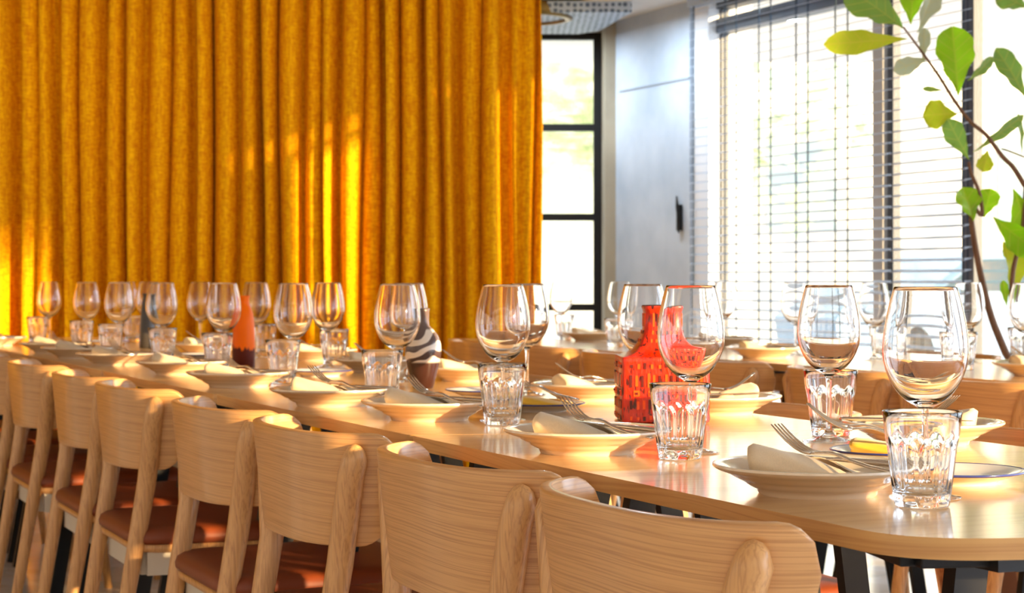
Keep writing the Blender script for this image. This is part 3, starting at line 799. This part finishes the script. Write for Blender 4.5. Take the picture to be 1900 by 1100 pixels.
for i, (px, d, rz, lb) in enumerate(((1655, 2.50, -.6, 'ochre napkin on the side plate behind the nearest plate'), (1003, 3.45, -.3, 'ochre napkin on the side plate left of the red bottle'))):
    place('napkin_y', lambda: make_napkin(MAT['linen_yellow']), T(px, d) + Vector((0, 0, .0068)), rz, lb, 'napkin', 'ochre napkins on side plates').scale = (.95, 1.1, .5)
for i, (px, d, rz, lb) in enumerate(((1630, 2.47, -.15, 'left fork of the pair on the side plate with ochre napkin'), (1622, 2.52, -.30, 'right fork of the pair on the side plate with ochre napkin'), (1008, 3.43, -.9, 'fork on the ochre napkin left of the red bottle'))):
    place('fork', make_fork, T(px, d) + Vector((0, 0, .034)), 0, lb, 'fork', 'forks on the side plates', rot=(0, .10, rz))

# window side table
t2_plate = [(1930, 4.70, 'nearest on window side table'), (1418, 5.78, 'second nearest on window side table'), (1345, 6.74, 'third nearest on window side table'), (1098, 7.40, 'farthest on window side table')]
for i, (px, d, lb) in enumerate(t2_plate):
    setting(px, d, .3, '%s' % lb, 'dinner plates on the window side table', i)
t2_glass = [(1906, 4.85), (1797, 5.44), (1622, 5.62), (1476, 5.95), (1344, 6.88), (1150, 7.05), (1041, 8.0)]
t2_glass[6] = (1041, 7.65)
for i, (px, d) in enumerate(t2_glass):
    place('wine', make_wine_glass, T(px, d), 0, 'stemmed wine glass on the window side table, %s of the seven' % ORD[i], 'wine glass', 'wine glasses on the window side table')
t2_tumb = [(1785, 5.02), (1896, 5.50), (1637, 5.80), (1142, 6.80), (1047, 7.56)]
for i, (px, d) in enumerate(t2_tumb):
    place('tumbler', make_tumbler, T(px, d), .3, 'fluted water tumbler on the window side table, %s of the five' % ORD[i], 'tumbler', 'fluted tumblers on the window side table')

# ------------------------------------------------------------------ vases and bottles
def red_bottle():
    m, t, b = M('orange red glaze with dark relief')
    co = mapping(t, (1, 1, 1)); s_ = node(t, 'ShaderNodeSeparateXYZ'); t.links.new(co, s_.inputs[0])
    v = node(t, 'ShaderNodeTexNoise'); v.inputs['Scale'].default_value = 1; v.inputs['Detail'].default_value = 2
    t.links.new(mapping(t, (170, 170, 50)), v.inputs['Vector'])
    v2 = node(t, 'ShaderNodeTexNoise'); v2.inputs['Scale'].default_value = 60; t.links.new(mapping(t, (1, 1, 1)), v2.inputs['Vector'])
    a = ramp(t, v.outputs['Fac'], [(.36, (1, 1, 1, 1)), (.45, (0, 0, 0, 1))])
    c = mixc(t, v2.outputs['Fac'], lin((190, 18, 0)), lin((232, 50, 0)))
    c = mixc(t, a, c, lin((70, 12, 4)))
    t.links.new(c, b.inputs['Base Color']); b.inputs['Roughness'].default_value = .3; b.inputs['Coat Weight'].default_value = .25
    bump(t, b, v.outputs['Fac'], .6, .003)
    e = empty('square_bottle', T(1227, 3.21), math.radians(2), 'square orange red bottle with long neck and dark relief pattern', 'bottle')
    lv = [(.066, 0), (.071, .003), (.0715, .010), (.0708, .100), (.0712, .1045), (.070, .1075), (.062, .1095), (.052, .113), (.044, .119), (.0385, .128), (.0335, .140), (.0300, .152), (.0283, .165), (.0285, .178), (.0300, .184), (.0315, .187), (.0312, .190), (.026, .190), (.023, .180), (.023, .15)]
    bm = bmesh.new(); rings = []
    for i, (h, z) in enumerate(lv):
        ring = []; r = h*(.10 if z < .108 else min(.5, .10+(z-.108)*9))
        for q in range(4):
            cx = (1, -1, -1, 1)[q]*(h-r); cyy = (1, 1, -1, -1)[q]*(h-r)
            for k in range(5):
                a_ = q*PI/2 + k/4*PI/2
                ring.append(bm.verts.new((cx+r*math.cos(a_), cyy*1+r*math.sin(a_), z)))
        rings.append(ring)
    for a_, b_ in zip(rings, rings[1:]):
        for k in range(20): bm.faces.new((a_[k], a_[(k+1) % 20], b_[(k+1) % 20], b_[k]))
    bm.faces.new(rings[0][::-1]); bm.faces.new(rings[-1]); 
    nbody = len(bm.faces)
    for face in range(4):
        R = Matrix.Rotation(face*PI/2, 3, 'Z')
        for (z0, z1, nn) in ((.088, .099, 11), (.058, .082, 13), (.022, .040, 12), (.004, .014, 12)):
            for k in range(nn):
                x = -.062 + .124*(k+.5)/nn + random.uniform(-.001, .001); za = z0+random.uniform(0, .003); zb = z1-random.uniform(0, .004)
                box(bm, R @ Vector((x, -.0715, (za+zb)/2)), (.0042, .0026, zb-za) if face % 2 == 0 else (.0026, .0042, zb-za))
        for x in (-.048, -.024, 0, .024, .048):
            q = R @ Vector((x, -.0715, .049)); box(bm, q, (.010, .0036, .010) if face % 2 == 0 else (.0036, .010, .010))
            q = R @ Vector((x, -.0725, .049)); box(bm, q, (.004, .005, .004) if face % 2 == 0 else (.005, .004, .004))
        for (z0, z1, hh) in ((.122, .136, .036), (.140, .150, .0310), (.156, .178, .0285)):
            for x in (-.020, -.012, -.004, .004, .012, .020):
                x *= hh/.036
                box(bm, R @ Vector((x, -hh-.000, (z0+z1)/2)), (.003, .003, z1-z0) if face % 2 == 0 else (.003, .003, z1-z0))
    o = link_bm('bottle_body', bm, m, e, autosmooth=45)
    o.data.materials.append(simple('fired brown relief', (84, 18, 6), .3)); o.data.materials.append(simple('fired orange relief', (250, 84, 14), .25))
    for p in o.data.polygons:
        if p.index >= nbody: p.material_index = 1 if ((p.index-nbody)//6*7) % 11 < 6 else 2
    bm = bmesh.new(); lathe(bm, [(.0312, .1865), (.0322, .1885), (.0315, .1915), (.026, .1915), (.0255, .1885), (.0312, .1865)], 24)
    link_bm('bottle_lip', bm, simple('dark brown glaze', (60, 40, 34), .3), e)['label'] = 'dark glazed lip'
red_bottle()
def zebra():
    m, t, b = M('brown glaze with cream zebra stripes')
    co = mapping(t, (1, 1, 1)); s_ = node(t, 'ShaderNodeSeparateXYZ'); t.links.new(co, s_.inputs[0])
    wv = node(t, 'ShaderNodeTexWave', bands_direction='Z'); wv.inputs['Scale'].default_value = 14; wv.inputs['Distortion'].default_value = 9.0; wv.inputs['Detail'].default_value = 1; wv.inputs['Detail Scale'].default_value = 1.1
    t.links.new(mapping(t, (1, 1, 1), rot=(.5, .45, 0)), wv.inputs['Vector'])
    st = ramp(t, wv.outputs['Fac'], [(.40, (0, 0, 0, 1)), (.50, (1, 1, 1, 1))])
    band = ramp(t, s_.outputs['Z'], [(0, (0, 0, 0, 1)), (.0555, (0, 0, 0, 1)), (.0565, (1, 1, 1, 1)), (.1255, (1, 1, 1, 1)), (.1265, (0, 0, 0, 1))])
    f = mixc(t, 1.0, st, band, 'MULTIPLY')
    brown = ramp(t, s_.outputs['Z'], [(.05, lin((56, 30, 24))), (.13, lin((104, 86, 80)))])
    t.links.new(mixc(t, f, brown, lin((222, 208, 190))), b.inputs['Base Color']); b.inputs['Roughness'].default_value = .2
    e = empty('zebra_vase', T(785, 4.17), 0, 'bulbous brown vase with cream zebra stripes and short neck', 'vase')
    bm = bmesh.new(); lathe(bm, [(0, 0), (.020, 0), (.0225, .003), (.030, .030), (.0365, .055), (.0395, .078), (.0385, .095), (.033, .112), (.022, .126), (.0135, .134), (.0125, .145), (.0130, .165), (.0145, .171), (.0125, .172), (.0100, .165), (.010, .13)], 40)
    link_bm('vase_body', bm, m, e)
zebra()
def drip():
    m, t, b = M('orange drip glaze over brown')
    co = mapping(t, (1, 1, 1)); s_ = node(t, 'ShaderNodeSeparateXYZ'); t.links.new(co, s_.inputs[0])
    n_ = node(t, 'ShaderNodeTexNoise'); n_.inputs['Scale'].default_value = 1; n_.inputs['Detail'].default_value = 1; t.links.new(mapping(t, (110, 110, 6)), n_.inputs['Vector'])
    ma = node(t, 'ShaderNodeMath', operation='MULTIPLY_ADD'); t.links.new(n_.outputs['Fac'], ma.inputs[0]); ma.inputs[1].default_value = .035; t.links.new(s_.outputs['Z'], ma.inputs[2])
    t.links.new(ramp(t, ma.outputs[0], [(.068, lin((92, 34, 20))), (.071, lin((255, 112, 0)))]), b.inputs['Base Color']); b.inputs['Roughness'].default_value = .35; b.inputs['Specular IOR Level'].default_value = .12
    e = empty('drip_glaze_bottle', T(452, 5.18), 0, 'orange drip glazed bottle with dark brown base', 'bottle')
    bm = bmesh.new(); lathe(bm, [(0, 0), (.029, 0), (.0305, .004), (.0305, .05), (.029, .11), (.026, .140), (.020, .158), (.015, .168), (.0140, .182), (.0175, .190), (.015, .191), (.0115, .182), (.011, .16)], 32)
    link_bm('bottle_body', bm, m, e)
drip()
e = empty('dark_vase', T(274, 6.62), 0, 'slim dark grey vase behind a wine glass near the curtain', 'vase')
bm = bmesh.new(); lathe(bm, [(0, 0), (.026, 0), (.028, .004), (.0265, .06), (.024, .11), (.020, .150), (.017, .165), (.0165, .180), (.020, .187), (.017, .187), (.013, .175), (.012, .14)], 32)
link_bm('vase_body', bm, simple('charcoal glaze', (62, 56, 52), .3), e)

# ------------------------------------------------------------------ fiddle leaf fig
def leaf_mat(name, a, b_, tr_):
    m, t, b = M(name)
    n = node(t, 'ShaderNodeTexNoise'); n.inputs['Scale'].default_value = 14; n.inputs['Detail'].default_value = 2; t.links.new(mapping(t, (1, 1, 1)), n.inputs['Vector'])
    co = mapping(t, (1, 1, 1)); sx = node(t, 'ShaderNodeSeparateXYZ'); t.links.new(co, sx.inputs[0])
    ab = node(t, 'ShaderNodeMath', operation='ABSOLUTE'); t.links.new(sx.outputs['X'], ab.inputs[0])
    # side veins: bands of (y - |x|)
    su = node(t, 'ShaderNodeMath', operation='MULTIPLY_ADD'); t.links.new(ab.outputs[0], su.inputs[0]); su.inputs[1].default_value = -.8; t.links.new(sx.outputs['Y'], su.inputs[2])
    fr = node(t, 'ShaderNodeMath', operation='PINGPONG'); t.links.new(su.outputs[0], fr.inputs[0]); fr.inputs[1].default_value = .017
    vein = ramp(t, fr.outputs[0], [(0, (1, 1, 1, 1)), (.0016, (0, 0, 0, 1))])
    mid = ramp(t, ab.outputs[0], [(.0012, (1, 1, 1, 1)), (.0026, (0, 0, 0, 1))])
    c = mixc(t, n.outputs['Fac'], lin(a), lin(b_)); vc = mixc(t, 0.5, lin(b_), lin((190, 180, 80)))
    c = mixc(t, mixc(t, 1.0, vein, mid, 'LIGHTEN'), c, vc)
    t.links.new(c, b.inputs['Base Color']); b.inputs['Roughness'].default_value = .4
    tr = node(t, 'ShaderNodeBsdfTranslucent'); tc_ = mixc(t, .5, c, lin(tr_)); t.links.new(tc_, tr.inputs[0])
    mx = node(t, 'ShaderNodeMixShader'); mx.inputs[0].default_value = .6
    t.links.new(b.outputs[0], mx.inputs[1]); t.links.new(tr.outputs[0], mx.inputs[2])
    t.links.new(mx.outputs[0], t.nodes['Material Output'].inputs[0]); return m
LG = leaf_mat('bright fig leaf', (120, 180, 24), (150, 204, 40), (190, 250, 10))
LY = leaf_mat('yellow green fig leaf', (156, 186, 50), (190, 200, 50), (226, 236, 30))
LD = leaf_mat('mid green fig leaf', (104, 148, 66), (134, 170, 92), (160, 210, 80))
LP = leaf_mat('pale leaf underside', (168, 182, 150), (190, 200, 172), (200, 214, 180))
BARK = wood('fig bark', (132, 100, 78), (84, 56, 42), 'z', .8)
def fig_tree():
    D = 5.95
    base = at(1905, 1100, D); base = Vector((at(1890, 600, D).x, D, 0))
    e = empty('potted_fig', base, 0, 'fiddle leaf fig with bare trunk and large green leaves in front of windows', 'plant')
    def Q(px, py, dd=0): return at(px, py, D+dd) - base
    bm = bmesh.new()
    tr_pts = [Vector((0, 0, .30)), Q(1884, 700), Q(1866, 655), Q(1840, 590), Q(1822, 520), Q(1810, 460), Q(1802, 405)]
    tube(bm, spline([tuple(p) for p in tr_pts], 4), [.014-.006*i/24 for i in range(25)], 8); link_bm('trunk', bm, BARK, e)
    def branch(pts, r0, r1, name='branch'):
        bm = bmesh.new(); sp = spline([tuple(Q(*p)) for p in pts], 4); n_ = len(sp)
        tube(bm, sp, [r0+(r1-r0)*i/(n_-1) for i in range(n_)], 7); link_bm(name, bm, BARK, e)
    branch([(1802, 405), (1804, 380), (1822, 400), (1818, 360), (1802, 320), (1798, 300)], .007, .005)
    branch([(1902, 345), (1880, 310), (1860, 290), (1830, 250), (1800, 225), (1770, 185), (1745, 145), (1722, 112), (1700, 82), (1676, 50)], .0085, .003)
    branch([(1902, 292), (1872, 280), (1858, 276)], .003, .003)
    branch([(1902, 345), (1898, 420), (1880, 500), (1876, 560)], .006, .008)
    def leaf(x0, y0, x1, y1, wpx, mat, curl=.15, roll=0.0, depth=0.0, dtip=0.0, notch=.06):
        """stalk end, tip, width in photo pixels"""
        a = Q(x0, y0, depth); b = Q(x1, y1, depth+dtip); ax = b-a; L = ax.length; W_ = wpx/F*D
        yv = ax.normalized(); nv = Vector((0, -1, 0)); nv = (nv - yv*nv.dot(yv)).normalized(); xv = yv.cross(nv)
        R = Matrix((xv, yv, nv)).transposed(); R = R @ Matrix.Rotation(roll, 3, 'Y')
        bm = bmesh.new(); NL, NW = 16, 8; g = []
        for i in range(NL+1):
            t = i/NL
            # fiddle outline: narrow base, widest past the middle, blunt wavy tip
            wv_ = (math.sin(PI*min(1, t**.9*.5/.34)) if False else 0)
            prof = (t**.75)*(1-t**5)**.6*1.12*(.62+.38*math.sin(PI*(t-.12))) if t > 0 else 0
            prof = max(prof, .02); row = []
            for j in range(-NW, NW+1):
                s_ = j/NW; edge = 1 + .06*math.sin(t*23+ (2 if j > 0 else 0))*abs(s_)
                x = s_*W_/2*prof*edge
                z = -curl*L*(t-.3)**2 + .22*abs(s_)*W_/2*prof + .05*W_*math.sin(t*15)*abs(s_)**2
                yy = t*L + (notch*W_*abs(s_)**2*(t > .6)*(t-.6))
                row.append(bm.verts.new((x, yy, z)))
            g.append(row)
        for p_, q_ in zip(g, g[1:]):
            for k in range(2*NW): bm.faces.new((p_[k], p_[k+1], q_[k+1], q_[k]))
        o = link_bm('leaf', bm, mat, e); o.location = a; o.rotation_euler = R.to_euler()
    leaf(1683, 72, 1530, 82, 62, LY, .1)
    leaf(1676, 52, 1572, -28, 115, LD, .2, .3)
    leaf(1690, 45, 1695, -45, 75, LG, .1, -.4, .03)
    leaf(1702, 62, 1745, -40, 66, LP, .2, .5, .05)
    leaf(1712, 112, 1716, 52, 34, LP, .1, .2)
    leaf(1722, 108, 1660, 130, 44, LP, .3, .1)
    leaf(1778, 178, 1768, 50, 96, LG, .1, 0, -.05)
    leaf(1752, 168, 1712, 164, 14, LD, .2)
    leaf(1795, 150, 1845, 108, 34, LD, .2, .6, .06)
    leaf(1905, 185, 1852, 88, 60, LD, .2, .2)
    leaf(1776, 212, 1716, 212, 74, LY, .5, .1, .05)
    leaf(1798, 296, 1758, 222, 56, LD, .1, -.5)
    leaf(1806, 282, 1902, 215, 34, LD, .1, .5)
    leaf(1832, 278, 1825, 318, 42, LY, .3, .1, .0)
    leaf(1806, 410, 1790, 348, 74, LG, .25, .4, -.02)
    leaf(1826, 404, 1838, 350, 56, LG, .25, -.3, .02)
    leaf(1842, 402, 1925, 470, 76, LG, .2, .4, -.04)
    leaf(1880, 350, 1925, 470, 95, LG, .2, .2)
    leaf(1860, 445, 1872, 480, 22, LY, .2)
    leaf(1876, 560, 1895, 440, 60, LY, .2, .1, .05)
    leaf(1868, 570, 1862, 520, 22, LG, .2)
    leaf(1905, 15, 1850, -15, 70, LD, .2, .2)
    leaf(1896, 290, 1894, 210, 20, LD, .2, .6, .05)
    bm = bmesh.new(); lathe(bm, [(0, 0), (.15, 0), (.165, .02), (.19, .30), (.195, .36), (.18, .36), (.172, .30), (0, .29)], 36)
    link_bm('plant_pot', bm, simple('terracotta pot', (150, 96, 66), .7), e)
    bm = bmesh.new(); lathe(bm, [(0, .31), (.10, .312), (.172, .305)], 30); link_bm('soil', bm, simple('potting soil', (50, 38, 30), .95), e)
fig_tree()

# ------------------------------------------------------------------ outdoors
def ground_mat():
    m, t, b = M('pale paving'); n = node(t, 'ShaderNodeTexNoise'); n.inputs['Scale'].default_value = .6; t.links.new(mapping(t, (1, 1, 1)), n.inputs['Vector'])
    t.links.new(mixc(t, n.outputs['Fac'], lin((186, 188, 190)), lin((228, 228, 228))), b.inputs['Base Color']); b.inputs['Roughness'].default_value = .8; return m
bm = bmesh.new(); box(bm, (20, 25, -.2), (90, 90, .1)); o = link_bm('pavement', bm, ground_mat(), smooth=False); struct(o)
def foliage(name, seed, mat):
    rnd = random.Random(seed); bm = bmesh.new()
    for k in range(420):
        a = rnd.uniform(0, 2*PI); ph = math.acos(rnd.uniform(-1, 1)); r = rnd.uniform(.55, 1)**.5
        p = Vector((math.cos(a)*math.sin(ph), math.sin(a)*math.sin(ph), math.cos(ph)*.8))*r*(1+.25*math.sin(a*3+seed))
        R = Matrix.Rotation(rnd.uniform(0, 6), 3, 'Z') @ Matrix.Rotation(rnd.uniform(-1, 1), 3, 'X')
        s_ = rnd.uniform(.06, .11)
        q = [bm.verts.new(p + R @ Vector(c)*s_) for c in ((-.5, -1, 0), (.5, -1, 0), (.7, 0, .2), (0, 1.2, 0), (-.7, 0, .2))]
        bm.faces.new(q)
    return bm
FM = leaf_mat('street tree leaves', (196, 208, 176), (220, 226, 206), (224, 234, 206))
FM2 = leaf_mat('shrub leaves', (96, 130, 70), (140, 166, 104), (120, 160, 80))
def street_tree(loc, s_, seed, label, fm=None):
    e = empty('street_tree', loc, 0, label, 'tree', 'trees outside the windows')
    o = link_bm('crown', foliage('crown', seed, FM), fm or FM, e, smooth=False); o.scale = (s_, s_, s_); o.location = (0, 0, 2.2+s_*.4)
    bm = bmesh.new(); tube(bm, [(0, 0, -.15), (.05, 0, 1.2), (0, .05, 2.6)], [.12, .09, .06], 8); link_bm('tree_trunk', bm, simple('grey bark', (140, 124, 108), .9), e)
street_tree((5.6, 15.2, 0), 1.9, 2, 'pale green street tree outside the wide blind')
street_tree((2.2, 24.5, 0), 2.0, 3, 'pale green street tree beyond the left end of the blind')
street_tree((.75, 14.2, -.2), .85, 4, 'small green tree outside the glazed black door', FM2)
street_tree((12.0, 26.0, 0), 3.0, 5, 'large pale tree far beyond the window behind the fig')
# pale facade across the street
e = empty('street_facade', (9, 34, 0), 0, 'pale rendered building across the street', 'building')
bm = bmesh.new(); box(bm, (0, 0, 3.2), (40, 1, 6.8)); link_bm('facade_wall', bm, simple('white render', (236, 234, 228), .8), e, smooth=False)
for k in range(9):
    bm = bmesh.new(); box(bm, (-16+4*k, -.52, 2.6), (1.2, .06, 1.5)); link_bm('facade_window', bm, simple('facade window glass', (170, 190, 196), .2), e, smooth=False)
def car():
    e = empty('parked_car', (4.95, 20.2, -.15), .25, 'blurred blue grey parked car outside the window behind the fig', 'car')
    body = [(-2.0, .35), (-2.05, .75), (-1.85, .92), (-1.1, 1.0), (-.55, 1.42), (.75, 1.45), (1.45, 1.02), (2.0, .92), (2.1, .6), (2.05, .32)]
    bm = bmesh.new(); rings = []
    for y, k in ((-.85, .93), (-.80, 1), (.80, 1), (.85, .93)): rings.append([bm.verts.new((x*(1 if k == 1 else .985), y, .3+(z-.3)*k)) for x, z in body])
    n = len(body)
    for a, b in zip(rings, rings[1:]):
        for i in range(n): bm.faces.new((a[i], a[(i+1) % n], b[(i+1) % n], b[i]))
    bm.faces.new(rings[0]); bm.faces.new(rings[-1][::-1]); link_bm('car_body', bm, simple('blue grey car paint', (110, 140, 172), .25), e, smooth=False)
    bm = bmesh.new(); prism(bm, [(-1.0, -.86), (1.3, -.86), (1.3, .86), (-1.0, .86)], 1.03, 1.04)
    for s_ in (-1, 1): 
        vs = [bm.verts.new((x, s_*.862, z)) for x, z in ((-.98, 1.02), (-.5, 1.34), (.68, 1.36), (1.28, 1.02))]; bm.faces.new(vs)
    link_bm('car_window', bm, simple('dark car glass', (60, 80, 90), .1), e, smooth=False)
    for x in (-1.3, 1.35):
        for y in (-.8, .8):
            bm = bmesh.new(); lathe(bm, [(0, -.1), (.2, -.1), (.33, -.09), (.34, 0), (.33, .09), (.2, .1), (0, .1)], 24)
            for v_ in bm.verts: v_.co = Vector((v_.co.x+x, v_.co.z+y, v_.co.y+.34))
            link_bm('car_wheel', bm, MAT['rubber'], e)
car()
